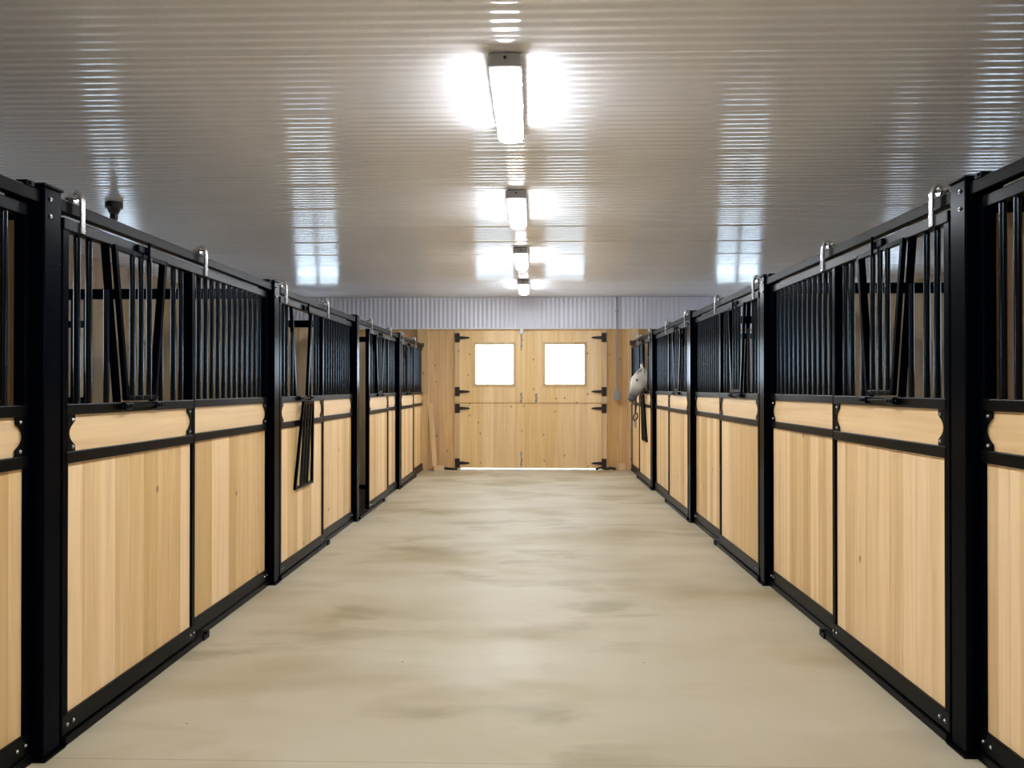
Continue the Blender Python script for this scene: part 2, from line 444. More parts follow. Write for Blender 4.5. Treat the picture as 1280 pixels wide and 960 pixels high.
# ------------------------------------------------------------------ barn door: four leaves
SEAM, SPLIT = -.06, 1.215
def leaf(n, x0, x1, z0, z1, win=None, hinge_x=None, hz=(), hd=1):
    root = bpy.data.objects.new(f'door_{n}', None); COL.objects.link(root); root['kind'] = 'structure'
    root.location = ((x0 + x1) / 2, YE + .0, z0)
    ox, oz = (x0 + x1) / 2, z0
    y0, y1 = .002, .045
    m = slab('y', y0, y1, (x0 - ox, x1 - ox), (z0 - oz, z1 - oz), [(win[0] - ox, win[1] - ox, win[2] - oz, win[3] - oz)] if win else [])
    obj('door_panel', m, M['door_wood'], root)
    if win:
        a0, a1, b0, b1 = win[0] - ox, win[1] - ox, win[2] - oz, win[3] - oz
        f = MB(); w = .04
        for q in ((a0 - w, a0 + .012, b0 - w, b1 + w), (a1 - .012, a1 + w, b0 - w, b1 + w), (a0, a1, b0 - w, b0 + .012), (a0, a1, b1 - .012, b1 + w)):
            f.box(q[0], q[1], y0 - .014, y0 + .03, q[2], q[3], .003)
        obj('window_frame', f, M['post_wood'], root)
        g = MB().box(a0 + .01, a1 - .01, .02, .026, b0 + .01, b1 - .01); obj('pane', g, M['glass'], root)
        l = bpy.data.lights.new('daylight_portal', 'AREA'); l.shape = 'RECTANGLE'; l.size = a1 - a0; l.size_y = b1 - b0
        l.cycles.is_portal = True
        lo = bpy.data.objects.new('daylight_portal', l); COL.objects.link(lo); lo['kind'] = 'helper'
        lo.location = ((win[0] + win[1]) / 2, YE + .06, (win[2] + win[3]) / 2)
        lo.rotation_euler = Vector((0, -1, 0)).to_track_quat('-Z', 'Z').to_euler()
    # horizontal batten at the split
    b = MB()
    if win: b.box(x0 - ox + .01, x1 - ox - .01, y0 - .012, y0 + .001, .012, .085, .004)
    else: b.box(x0 - ox + .01, x1 - ox - .01, y0 - .006, y0 + .001, z1 - oz - .045, z1 - oz - .004, .003)
    obj('batten', b, M['door_wood'], root)
    for z in hz:
        hx = hinge_x - ox; zz = z - oz
        h = MB().box(hx - hd * .078, hx - hd * .004, -.034, -.022, zz - .085, zz + .085, .004)
        st = MB().prism([(hx + hd * .004, zz - .03), (hx + hd * .17, zz - .016), (hx + hd * .205, zz), (hx + hd * .17, zz + .016), (hx + hd * .004, zz + .03)], 'y', -.024, -.016)
        kn = MB().tube((hx, -.026, zz - .085), (hx, -.026, zz + .085), .011)
        st.v += []
        hh = obj('hinge', h, M['hinge'], root); obj('hinge_strap', st, M['hinge'], hh); obj('hinge_pin', kn, M['hinge'], hh)
    return root, ox, oz
zt = DOOR[3] - .012
g = .003
WLf = (-1.055, -.335, 1.565, 2.31); WRt = (.235, .975, 1.565, 2.31)
d1, o1x, o1z = leaf(1, DOOR[0] + g, SEAM - g / 2, SPLIT + g, zt, WLf, DOOR[0], (2.43, 1.435), 1)
d2, o2x, o2z = leaf(2, SEAM + g / 2, DOOR[1] - g, SPLIT + g, zt, WRt, DOOR[1], (2.43, 1.435), -1)
d3, o3x, o3z = leaf(3, DOOR[0] + g, SEAM - g / 2, .02, SPLIT - g, None, DOOR[0], (1.125, .115), 1)
d4, o4x, o4z = leaf(4, SEAM + g / 2, DOOR[1] - g, .02, SPLIT - g, None, DOOR[1], (1.125, .115), -1)
for d, ox, oz, z0, z1 in ((d1, o1x, o1z, SPLIT - .036, zt), (d3, o3x, o3z, .03, SPLIT - .0365)):
    obj('seam_light_stop', MB().box(SEAM - .05 - ox, SEAM + .05 - ox, .046, .066, z0 - oz, z1 - oz, .003), M['door_wood'], d)  # unseen strips behind the seam, added to stop daylight leaking between leaves
for d, ox, oz, x0, x1 in ((d1, o1x, o1z, DOOR[0] + .01, SEAM - .0495), (d2, o2x, o2z, SEAM + .0495, DOOR[1] - .01)):
    obj('split_light_stop', MB().box(x0 - ox, x1 - ox, .046, .066, SPLIT - .035 - oz, SPLIT + .035 - oz, .003), M['door_wood'], d)  # unseen strips behind the split, added to close its bright light gap
struct('trim_6', MB().box(DOOR[0] + .001, DOOR[0] + .03, YE + .068, YE + .095, -.09, DOOR[3] - .001).box(DOOR[1] - .03, DOOR[1] - .001, YE + .068, YE + .095, -.09, DOOR[3] - .001)
       .box(DOOR[0] + .03, DOOR[1] - .03, YE + .068, YE + .095, DOOR[3] - .035, DOOR[3] - .001), M['post_wood'])  # unseen stop frame outside the leaves, added to block light around their edges
def bolt_rod(parent, x, z0, z1, mat='zinc', box=None):
    m = MB().tube((x, -.022, z0), (x, -.022, z1), .009)
    for z in (z0 + (z1 - z0) * .2, z0 + (z1 - z0) * .8): m.box(x - .022, x + .022, -.03, .0, z - .016, z + .016, .003)
    m.path([(x, -.022, (z0 + z1) / 2), (x + .035, -.045, (z0 + z1) / 2)], .007)
    return obj('slide_bolt', m, M[mat], parent)
b = bolt_rod(d1, -.195 - o1x, 2.19 - o1z, 2.60 - o1z)
obj('bolt_keeper', MB().box(-.195 - o1x - .032, -.195 - o1x + .032, -.052, -.034, 2.50 - o1z, 2.62 - o1z, .004), M['zinc'], b)
bolt_rod(d1, -.2 - o1x, 1.23 - o1z, 1.42 - o1z); bolt_rod(d2, .075 - o2x, 1.23 - o2z, 1.40 - o2z)
bolt_rod(d3, -.2 - o3x, .02, .34 - o3z)

# ------------------------------------------------------------------ stall fronts
def boards(d0, d1, y0, y1, z0, z1, w=.135):
    """tongue-and-groove panel: face at d0 with V grooves, back at d1"""
    n = max(1, round((y1 - y0) / w)); w = (y1 - y0) / n
    sg = 1 if d1 > d0 else -1
    poly = [(d0, y0)]
    for i in range(1, n):
        y = y0 + i * w; poly += [(d0, y - .003), (d0 + sg * .004, y), (d0, y + .003)]
    poly += [(d0, y1), (d1, y1), (d1, y0)]
    return MB().prism(poly, 'z', z0, z1)

def gusset(s, y, dirn, z0, z1, d):
    """scalloped corner plate: tabs at top and bottom, hollow between. dirn +1 opens to +y"""
    w = .052; t = .034; pts = [(y, z0), (y + dirn * w, z0), (y + dirn * w, z0 + t * .75)]
    zc0, zc1 = z0 + t, z1 - t
    for i in range(11):
        a = i / 10; z = zc0 + (zc1 - zc0) * a
        pts.append((y + dirn * (.010 + .030 * (2 * a - 1) ** 2), z))
    pts += [(y + dirn * w, z1 - t * .75), (y + dirn * w, z1), (y, z1)]
    return MB().prism(pts, 'x', s * d, s * (d - .006))

def bolt_mesh(s):
    return MB().tube((0, 0, 0), (-s * .004, 0, 0), .0085, 8).ball((-s * .004, 0, 0), .006, u=8, v=6)

def add_gusset(s, parent, y, dirn, d, tagk):
    gp = part(('gusset_plate', s, round(y, 3), dirn, d, tagk), lambda: gusset(s, y, dirn, Z_MID, Z_BAND, d), M['steel_flat'], parent)
    for z in (Z_MID + .02, Z_BAND - .02):
        part(('bolt', s), lambda: bolt_mesh(s), M['chrome'], gp, loc=(s * (d - .006), y + dirn * .03, z))
    return gp

def rect_rail(s, d0, d1, y0, y1, z0, z1, bev=.004): return MB().box(s * d0, s * d1, y0, y1, z0, z1, bev)

GATE_Z = Z_GR - .018
def yoke_meshes(s):
    """fold-down yoke gate, local origin on its hinge line"""
    h = Z_TOP0 + .008 - GATE_Z
    c = s * .012
    def slant(sign): return [(sign * .150, .03), (sign * .258, h), (sign * .235, h), (sign * .127, .03)]
    f = MB()
    for sg in (-1, 1): f.prism(slant(sg), 'x', c - .011, c + .011)
    f.box(c - .011, c + .011, -.255, .255, h - .024, h, .003)
    f.box(c - .011, c + .011, -.150, .150, .025, .05, .003)
    return f, h, c

def make_door(s, k, label, gate_open=False, slide=0.0):
    R = ROWS[s]; y0 = R['y0'] + R['p'] * k + .062
    t = thing('sliding_stall_door', label, 'stall door', (R['x'], y0 + slide, 0), 'sliding stall doors')
    D0, D1 = -.014, .030; sw = .045; W = DW
    def P(key, fn, mat='steel', parent=None, loc=(0, 0, 0)): return part((key[0], s) + key[1:], fn, M[mat], parent or t, loc=loc)
    for i, y in enumerate((0, W - sw)):
        P(('stile', 'door', i), lambda: rect_rail(s, D0, D1, y, y + sw, .045, Z_TOP1))
    P(('top_rail', 'door'), lambda: rect_rail(s, D0 - .006, D1, .0, W + .17, Z_TOP0, Z_TOP1), 'steel_flat')
    P(('grille_rail', 'door'), lambda: rect_rail(s, D0 - .003, D1, sw * .6, W - sw * .6, Z_BAND, Z_GR), 'steel_flat')
    P(('middle_rail', 'door'), lambda: rect_rail(s, D0 - .003, D1, sw * .6, W - sw * .6, Z_PL, Z_MID), 'steel_flat')
    br = P(('bottom_rail', 'door'), lambda: rect_rail(s, D0 - .003, D1, 0, W, .045, Z_BOT), 'steel_flat')
    for y in (.03, .075, W - .075, W - .03):
        part(('bolt', s), lambda: bolt_mesh(s), M['chrome'], br, loc=(s * (D0 - .003), y, .085))
    P(('plank_panel', 'door'), lambda: boards(s * (D0 + .012), s * (D0 + .034), sw, W - sw, Z_BOT, Z_PL), 'plank')
    P(('band_board', 'door'), lambda: MB().box(s * (D0 + .012), s * (D0 + .034), sw, W - sw, Z_MID, Z_BAND), 'band')
    add_gusset(s, t, sw - .002, 1, D0 + .008, 'door'); add_gusset(s, t, W - sw + .002, -1, D0 + .008, 'door')
    yc = W / 2
    # fixed bars beside the yoke, shorter ones where the yoke frame leans over them
    zt = Z_TOP0
    for dy in (.105, .195): 
        for sg in (-1, 1):
            y = yc + sg * (W / 2 - sw - dy + .01)
            P(('bar', 'long'), lambda: MB().tube((s * .010, 0, Z_GR - .002), (s * .010, 0, zt + .002), .0145, 12), 'bar', loc=(0, y, 0))
    fo_t, fo_b = .292, .185
    for sg in (-1, 1):
        y = sg * .262
        zz = Z_GR + (fo_t and (fo_b - .262) / (fo_b - fo_t)) * (zt - Z_GR)
        P(('bar', 'short'), lambda: MB().tube((s * .010, 0, Z_GR - .002), (s * .010, 0, zz), .0135, 12), 'bar', loc=(0, yc + y, 0))
        pl = [(yc + sg * fo_b, Z_GR), (yc + sg * fo_t, zt), (yc + sg * (fo_t - .028), zt), (yc + sg * (fo_b - .028), Z_GR)]
        P(('yoke_frame', sg), lambda: MB().prism(pl, 'x', s * -.004, s * .022))
    # the yoke gate itself
    f, h, c = yoke_meshes(s)
    gate = P(('yoke_gate',), lambda: f, loc=(s * -.030, yc, GATE_Z))
    for i, y in enumerate((-.082, 0, .082)):
        part(('gate_bar', s), lambda: MB().tube((c, 0, .03), (c, 0, h - .01), .0135, 12), M['bar'], gate, loc=(0, y, 0))
    for sg in (-1, 1):
        pl = [(sg * .14, .03), (sg * .168, .20), (sg * .095, .03)]
        part(('corner_plate', s, sg), lambda: MB().prism(pl, 'x', c - .006, c + .006), M['steel'], gate)
    if gate_open:
        gate.rotation_euler = (0, PI - s * math.radians(3.0), 0)
        gate.location = (s * -.040, yc, GATE_Z)
    hr = P(('hinge_rod',), lambda: MB().tube((s * -.030, yc - .21, GATE_Z), (s * -.030, yc + .21, GATE_Z), .0095, 10), 'steel')
    for y in (yc - .15, yc + .15):
        part(('hinge_bracket', s), lambda: MB().box(s * -.044, s * -.014, -.035, .035, GATE_Z - .018, GATE_Z + .016, .004).ball((s * -.044, -.015, GATE_Z), .008, u=8, v=6).ball((s * -.044, .015, GATE_Z), .008, u=8, v=6), M['steel_flat'], hr, loc=(0, y, 0))
    la = P(('gate_latch',), lambda: MB().box(s * -.036, s * -.018, yc - .055, yc + .055, Z_TOP0 + .004, Z_TOP1 - .006, .005).tube((s * -.044, yc + .03, Z_TOP0 - .03), (s * -.044, yc + .03, Z_TOP1 + .016), .007), 'steel')
    # trolley hangers riding on the track
    for y in (.125, W + .12):
        hg = part(('hanger', s), lambda: MB().path([(s * -.024, 0, Z_TOP0 + .012), (s * -.022, 0, 2.30), (s * -.016, 0, 2.330), (s * -.004, 0, 2.345), (s * .010, 0, 2.350)], .0 + .011, 8)
                  .box(s * -.028, s * -.019, -.015, .015, Z_TOP0 + .006, 2.318, .002), M['chrome'], t, loc=(0, y, 0))
        part(('roller', s), lambda: MB().tube((s * .008, 0, 2.3265), (s * .020, 0, 2.3265), .0235, 16, .019).tube((s * .020, 0, 2.3265), (s * .032, 0, 2.3265), .019, 16, .0235).tube((s * -.012, 0, 2.3265), (s * .05, 0, 2.3265), .009, 10), M['chrome'], hg)
    return t

def make_fixed(s, k, label):
    R = ROWS[s]; W = R['p'] - 1.30 - .062; y0 = R['y0'] + R['p'] * k + 1.30
    t = thing('fixed_stall_panel', label, 'stall panel', (R['x'], y0, 0), 'fixed stall front panels')
    D0, D1 = .034, .078; sw = .042
    def P(key, fn, mat='steel', loc=(0, 0, 0)): return part((key[0], s, 'fixed') + key[1:], fn, M[mat], t, loc=loc)
    for i, y in enumerate((0, W - sw)): P(('stile', i), lambda: rect_rail(s, D0, D1, y, y + sw, .042, Z_TOP1 + .02))
    P(('top_rail',), lambda: rect_rail(s, D0, D1, sw * .6, W - sw * .6, Z_TOP0 + .02, Z_TOP1 + .02), 'steel_flat')
    P(('grille_rail',), lambda: rect_rail(s, D0 - .003, D1, sw * .6, W - sw * .6, Z_BAND, Z_GR), 'steel_flat')
    P(('middle_rail',), lambda: rect_rail(s, D0 - .003, D1, sw * .6, W - sw * .6, Z_PL, Z_MID), 'steel_flat')
    br = P(('bottom_rail',), lambda: rect_rail(s, D0 - .003, D1, 0, W, .042, Z_BOT), 'steel_flat')
    for y in (W - .09, W - .04):
        part(('bolt', s), lambda: bolt_mesh(s), M['chrome'], br, loc=(s * (D0 - .003), y, .085))
    P(('plank_panel',), lambda: boards(s * (D0 + .012), s * (D0 + .034), sw, W - sw, Z_BOT, Z_PL), 'plank')
    P(('band_board',), lambda: MB().box(s * (D0 + .012), s * (D0 + .034), sw, W - sw, Z_MID, Z_BAND), 'band')
    add_gusset(s, t, W - sw + .002, -1, D0 + .008, 'fixed')
    n = 13
    for i in range(n):
        y = sw + (W - 2 * sw) * (i + 1) / (n + 1)
        P(('bar',), lambda: MB().tube((s * (D0 + .022), 0, Z_GR - .002), (s * (D0 + .022), 0, Z_TOP0 + .022), .0145, 12), 'bar', loc=(0, y, 0))
    return t

def make_post(s, k, label):
    R = ROWS[s]; y = R['y0'] + R['p'] * k
    t = thing('stall_post', label, 'post', (R['x'], y, 0), 'black steel stall posts')
    part(('post_tube', s), lambda: MB().box(s * -.012, s * .115, -.058, .058, .008, 2.315, .007), M['steel'], t)
    part(('post_cap', s), lambda: MB().box(s * -.018, s * .121, -.064, .064, 2.315, 2.327, .004), M['steel_flat'], t)
    part(('base_plate', s), lambda: MB().box(s * -.03, s * .13, -.07, .07, 0, .009, .003), M['steel_flat'], t)
    for z in (2.20, 2.27):
        part(('bolt', s), lambda: bolt_mesh(s), M['chrome'], t, loc=(s * -.012, -.02, z))
    return t

def make_track(s, k, label, y_from=None):
    R = ROWS[s]; a = R['y0'] + R['p'] * k + .060; b = a + R['p'] - .120
    if y_from is not None: a = y_from
    L_ = b - a
    t = thing('door_track', label, 'door track', (R['x'], a, 2.245), 'overhead sliding door tracks')
    part(('track_rail', s, round(L_, 3)), lambda: MB().box(s * .004, s * .048, 0, L_, 0, .052, .004), M['track_edge'], t)
    part(('track_lip', s, round(L_, 3)), lambda: MB().tube((s * .020, .002, .052), (s * .020, L_ - .002, .052), .006, 10), M['zinc'], t)
    for y in (.09, L_ - .09):
        part(('track_bracket', s), lambda: MB().box(s * .046, s * .075, -.02, .02, .0, .06, .003), M['steel_flat'], t, loc=(0, y, 0))
    part(('end_stop', s), lambda: MB().box(s * .002, s * .05, -.025, .025, .05, .075, .005).tube((s * -.004, 0, .066), (s * .054, 0, .066), .008, 8), M['steel_flat'], t, loc=(0, L_ - .06, 0))
    return t

def make_sill(s, k, label, y_from=None):
    R = ROWS[s]; a = R['y0'] + R['p'] * k + .072; b = a + R['p'] - .144
    if y_from is not None: a = y_from
    t = thing('floor_guide', label, 'floor guide', (R['x'], a, 0), 'floor guides under the stall fronts')
    L_ = b - a
    part(('base_sill', s, round(L_, 3)), lambda: MB().box(s * .022, s * .112, 0, L_, 0, .040, .004), M['steel_flat'], t)
    if y_from is None:
        part(('guide_channel', s), lambda: MB().box(s * -.026, s * .022, 0, 1.44, 0, .036, .005), M['steel_flat'], t)
        part(('guide_roller', s), lambda: MB().box(s * -.034, s * -.0, 0, .08, 0, .034, .005).tube((s * -.026, .04, .034), (s * -.026, .04, .046), .012, 10), M['steel_flat'], t, loc=(0, 1.34, 0))
    return t

def make_partition(s, k, label, wood_to=None):
    R = ROWS[s]; y = R['y0'] + R['p'] * k; x0 = R['x'] + s * .125; depth = abs(R['w'] - x0) - .004
    t = thing('stall_partition', label, 'partition', (x0, y, 0), 'partition walls between the stalls')
    wt = depth if wood_to is None else wood_to
    zt = 2.185
    def W_(a, b, z0, z1):
        n = max(1, round((b - a) / .135)); w = (b - a) / n; m = MB()
        pf = [(s * a, -.019)]
        for i in range(1, n): x = a + i * w; pf += [(s * (x - .003), -.019), (s * x, -.015), (s * (x + .003), -.019)]
        pf += [(s * b, -.019), (s * b, .019), (s * a, .019)]
        return m.prism(pf, 'z', z0, z1)
    ch = MB().box(0, s * depth, -.03, .03, zt, 2.265, .004); obj('top_channel', ch, M['steel'], t)
    obj('bottom_channel', MB().box(0, s * depth, -.03, .03, 0, .06, .004), M['steel'], t)
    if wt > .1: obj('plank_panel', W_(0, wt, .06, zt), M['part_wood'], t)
    if wt < depth - .2:
        a = wt + (.06 if wt > .1 else 0)
        if wt > .1: obj('upright', MB().box(s * wt, s * (wt + .06), -.03, .03, .06, zt, .004), M['steel'], t)
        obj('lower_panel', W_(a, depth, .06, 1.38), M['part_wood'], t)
        obj('grille_rail', MB().box(s * a, s * depth, -.025, .025, 1.38, 1.43, .004), M['steel'], t)
        n = int((depth - a) / .1)
        for i in range(1, n):
            link('bar', shared(('bar', 'partition'), lambda: MB().tube((0, 0, 1.428), (0, 0, zt + .002), .0115, 10)), M['steel'], t, (s * (a + (depth - a) * i / n), 0, 0))
    return t

side_name = {-1: 'left', 1: 'right'}
door_labels = {
    (-1, 0): 'nearest sliding stall door on the left, yoke gate closed, one board darker',
    (-1, 1): 'left stall door with its yoke gate folded down over the planks',
    (-1, 2): 'left stall door slid partly open beside a dark gap',
    (-1, 3): 'farthest sliding stall door on the left, near the end wall',
    (1, 0): 'nearest sliding stall door on the right, bars glinting white',
    (1, 1): 'second sliding stall door from the viewer on the right',
    (1, 2): 'third sliding stall door on the right, just before the grey horse',
    (1, 3): 'right stall door where the grey horse puts its head through',
}
fixed_labels = {
    (-1, -1): 'fixed stall panel cut off by the left edge of the photo',
    (-1, 0): 'large fixed stall panel of the nearest full left stall, beside its closed door',
    (-1, 1): 'left fixed stall panel just past the folded-down yoke gate',
    (-1, 2): 'left fixed stall panel partly covered by the slid-open door',
    (-1, 3): 'farthest left fixed stall panel against the wooden end post',
    (1, -1): 'fixed stall panel cut off by the right edge of the photo',
    (1, 0): 'large fixed stall panel of the nearest full right stall',
    (1, 1): 'right fixed stall panel of the second stall from the viewer',
    (1, 2): 'right fixed stall panel just before the horse stall post',
    (1, 3): 'farthest right fixed stall panel, with the dark halter hanging on it',
}
ordn = ['nearest the viewer', 'second from the viewer', 'third from the viewer', 'farthest from the viewer']
SLIDE = {(-1, 2): .50}
OPEN = {(-1, 1), (1, 3)}
for s in (-1, 1):
    sn = side_name[s]; R = ROWS[s]
    for k in range(4):
        make_post(s, k, f'black square stall post in the {sn} row, {ordn[k]}')
        make_door(s, k, door_labels[(s, k)], (s, k) in OPEN, SLIDE.get((s, k), 0))
        make_fixed(s, k, fixed_labels[(s, k)])
        make_track(s, k, f'overhead door track along the {sn} stalls, length {ordn[k]} with rollers on it')
        make_sill(s, k, f'black floor guide under the {sn} stall front, {ordn[k]}')
        wt = {(-1, 1): 1.30, (1, 2): 0.0}.get((s, k))
        make_partition(s, k, f'plank partition behind the {sn} stall fronts, {ordn[k]}', wt)
    make_fixed(s, -1, fixed_labels[(s, -1)])
    make_track(s, -1, f'door track running out of the photo at its {sn} edge', R['y0'] - 1.45)
    make_sill(s, -1, f'black floor sill running out of the photo at its {sn} edge', R['y0'] - 1.45)

# the right row stands a little taller than the left one
for o in list(COL.objects):
    if o.parent is None and o.get('category') in ('stall door', 'stall panel', 'post', 'door track', 'partition') and o.location.x > 0:
        o.scale.z = 1.017; o.location.z *= 1.017

# ------------------------------------------------------------------ ceiling lights
def ceiling_light(y, label):
    t = thing('ceiling_light', label, 'ceiling light', (-.135, y, H - .004), 'ceiling lights down the middle of the aisle')
    L_ = 1.12; w = .084
    def hous():
        m = MB().box(-w, w, 0, L_, -.062, 0, .008)
        m.box(-w * 1.03, w * 1.03, -.012, .035, -.074, -.002, .012); m.box(-w * 1.03, w * 1.03, L_ - .035, L_ + .012, -.074, -.002, .012)
        return m
    hb = part(('housing',), hous, M['fixture'], t)
    part(('end_screw',), lambda: MB().tube((0, -.012, -.03), (0, -.017, -.03), .008, 10), M['black_plastic'], hb)
    def diff():
        n = 14; prof = [(w * .93 * math.cos(PI * i / n), -.062 - .046 * math.sin(PI * i / n) ** .6) for i in range(n + 1)]
        rings = [[(x, yy, z) for x, z in prof] for yy in (.034, L_ - .034)]
        return MB().rings(rings)
    part(('diffuser',), diff, M['lamp'], t)
    for yy in (.25, L_ / 2, L_ - .25):
        for sg in (-1, 1):
            part(('clip', sg), lambda: MB().box(sg * w * .98, sg * (w + .006), -.012, .012, -.064, -.02, .002), M['chrome'], t, loc=(0, yy, 0))
    return t
for y, lab in ((3.83, 'long bright ceiling light nearest the viewer'), (6.49, 'second ceiling light from the viewer'),
               (9.16, 'third ceiling light from the viewer'), (11.88, 'farthest ceiling light, just before the ribbed white header'),
               (1.16, 'ceiling light above the viewer, just out of the photo'), (-1.52, 'unseen ceiling light added behind the viewer to light the near aisle')):  # row continued out of view, added to light the near aisle and ceiling
    ceiling_light(y, lab)

# ------------------------------------------------------------------ loose things at the end wall
t = thing('electrical_conduit', 'thin grey conduit with a box, hanging down right of the barn door', 'conduit', (1.555, YE - .075, 1.28))
pip = MB().tube((0, 0, .16), (0, 0, H - 1.28 - .006), .016, 10)
obj('pipe', pip, M['pvc'], t)
for z in (.75, 1.62): obj('strap', MB().box(-.03, .03, -.004, .022, z, z + .025, .003), M['zinc'], t)
obj('outlet_box', MB().prism([(-.03, .18), (.03, .18), (.055, .12), (.055, .0), (-.055, .0), (-.055, .12)], 'y', -.045, .02), M['pvc'], t)

t = obj('leaning_board', MB().box(-.045, .045, -.019, .019, 0, 1.22, .003), M['post_wood'])
t.location = (-1.765, YE - .22, .004); t.rotation_euler = (math.radians(-5.2), math.radians(-4.2), math.radians(12))
tag(t, 'narrow pine board leaning on the wall left of the barn door', 'board')
t = obj('wood_block', MB().box(-.095, .095, -.06, .06, 0, .09, .006), M['block_wood']); t.location = (-1.69, YE - .30, 0)
t.rotation_euler.z = .2
tag(t, 'short pine offcut on the floor left of the barn door', 'wood block', 'wood offcuts by the barn door')
t = obj('wood_block', MB().box(-.06, .06, -.05, .05, 0, .125, .006), M['block_wood']); t.location = (1.63, YE - .18, 0)
tag(t, 'upright pine offcut on the floor right of the barn door', 'wood block', 'wood offcuts by the barn door')
def heap(name, label, pts, loc):
    o = obj(name, MB().path(pts, .022, 8), M['black_plastic']); o.location = loc; tag(o, label, 'strap', 'dark straps by the barn door'); return o
heap('strap_roll', 'dark strap lying on the floor left of the barn door', [(-.16, 0, .024), (-.09, .03, .03), (0, 0, .024), (.09, -.03, .024), (.15, .0, .022)], (-1.52, YE - .16, 0))
heap('strap_roll', 'dark strap lying on the floor right of the barn door', [(-.2, 0, .022), (-.1, .02, .05), (0, .0, .03), (.08, .0, .045), (.16, .02, .024)], (1.36, YE - .16, 0))

# yellow and black fixture over the left stalls
t = thing('cord_reel', 'small yellow and black fixture hanging from the ceiling over the left stalls', 'ceiling fixture', (-3.78, 6.85, H - .004))
obj('ceiling_plate', MB().tube((0, 0, 0), (0, 0, -.05), .075, 18).tube((0, 0, -.05), (0, 0, -.10), .06, 14, .04), M['black_plastic'], t)
obj('reel_body', MB().box(-.026, .026, -.026, .026, -.155, -.10, .006), M['black_plastic'], t)
obj('lamp_guard', MB().tube((0, 0, -.155), (0, 0, -.26), .028, 14, .042), M['yellow'], t)

# ------------------------------------------------------------------ halter on its hook, far right fixed panel
hx, hy, hz = XR + .004, 12.98, 1.405
t = thing('halter', 'dark leather halter and lead rope hanging below the horse head', 'halter', (hx - .02, hy, hz))
obj('crown_strap', MB().path([(-.02, -.03, -.34), (-.015, -.055, -.2), (-.012, -.03, -.05), (-.012, 0, 0), (-.014, .03, -.05), (-.016, .055, -.2), (-.02, .03, -.34)], .012, 8), M['leather'], t)
obj('nose_band', MB().path([(-.02 + .035 * math.cos(a), .055 * math.sin(a), -.39 + .06 * math.sin(a + .6)) for a in [2 * PI * i / 16 for i in range(16)]], .012, 8, True), M['leather'], t)
obj('ring', MB().path([(-.02, .028 * math.cos(a), -.31 + .028 * math.sin(a)) for a in [2 * PI * i / 16 for i in range(16)]], .006, 8, True), M['chrome'], t)
obj('lead_rope', MB().path([(-.02, .0, -.33), (-.022, .02, -.42), (-.03, .01, -.52), (-.025, -.03, -.57), (-.02, -.06, -.50), (-.02, -.05, -.40)], .010, 8), M['rope'], t)
obj('hook', MB().path([(.0465, 0, .0), (.0, 0, -.012), (-.018, 0, -.006), (-.022, 0, .015)], .005, 8), M['chrome'], t)

# ------------------------------------------------------------------ grey horse in the far right stall
HX, HY = 2.37, ROWS[1]['y0'] + ROWS[1]['p'] * 3 + .062 + DW / 2
def ell(c, axis, ry, rz, n=16, egg=0.0):
    """ring of radius ry across (y) and rz in the plane of the spine, normal to axis (x,z)"""
    ax = Vector((axis[0], 0, axis[1])).normalized(); up = Vector((-ax.z, 0, ax.x))
    if up.z < 0: up = -up
    out = []
    for i in range(n):
        a = 2 * PI * i / n; w = 1 - egg * math.sin(a)
        out.append(tuple(Vector((c[0], c[1] if len(c) == 3 else 0, c[-1])) + Vector((0, 1, 0)) * (ry * w * math.cos(a)) + up * (rz * math.sin(a))))
    return out
def loft(m, stations, n=16):
    """stations: (x, z, half width, half depth[, egg])"""
    R_ = []
    for i, st in enumerate(stations):
        a = stations[max(0, i - 1)]; b = stations[min(len(stations) - 1, i + 1)]
        R_.append(ell((st[0], 0, st[1]), (b[0] - a[0], b[1] - a[1]), st[2], st[3], n, st[4] if len(st) > 4 else 0))
    m.rings(R_)
def limb(m, pts, y, n=12):
    R_ = []
    for (x, z, rx, ry) in pts:
        R_.append([(x + rx * math.cos(2 * PI * i / n), y + ry * math.sin(2 * PI * i / n), z) for i in range(n)])
    m.rings(R_)
hm = MB()
# trunk, chest to croup (horse looks towards -x)
loft(hm, [(-.10, 1.06, .10, .14), (-.04, 1.08, .17, .23), (.10, 1.09, .215, .30), (.30, 1.09, .235, .315), (.55, 1.10, .25, .30),
          (.80, 1.12, .245, .27), (1.02, 1.16, .235, .255), (1.22, 1.18, .21, .235), (1.36, 1.16, .15, .19), (1.43, 1.13, .08, .11)])
# neck, withers to poll
loft(hm, [(.12, 1.20, .13, .25), (-.03, 1.32, .12, .225), (-.20, 1.45, .10, .185), (-.38, 1.56, .082, .145), (-.54, 1.635, .072, .115), (-.645, 1.655, .066, .09)])
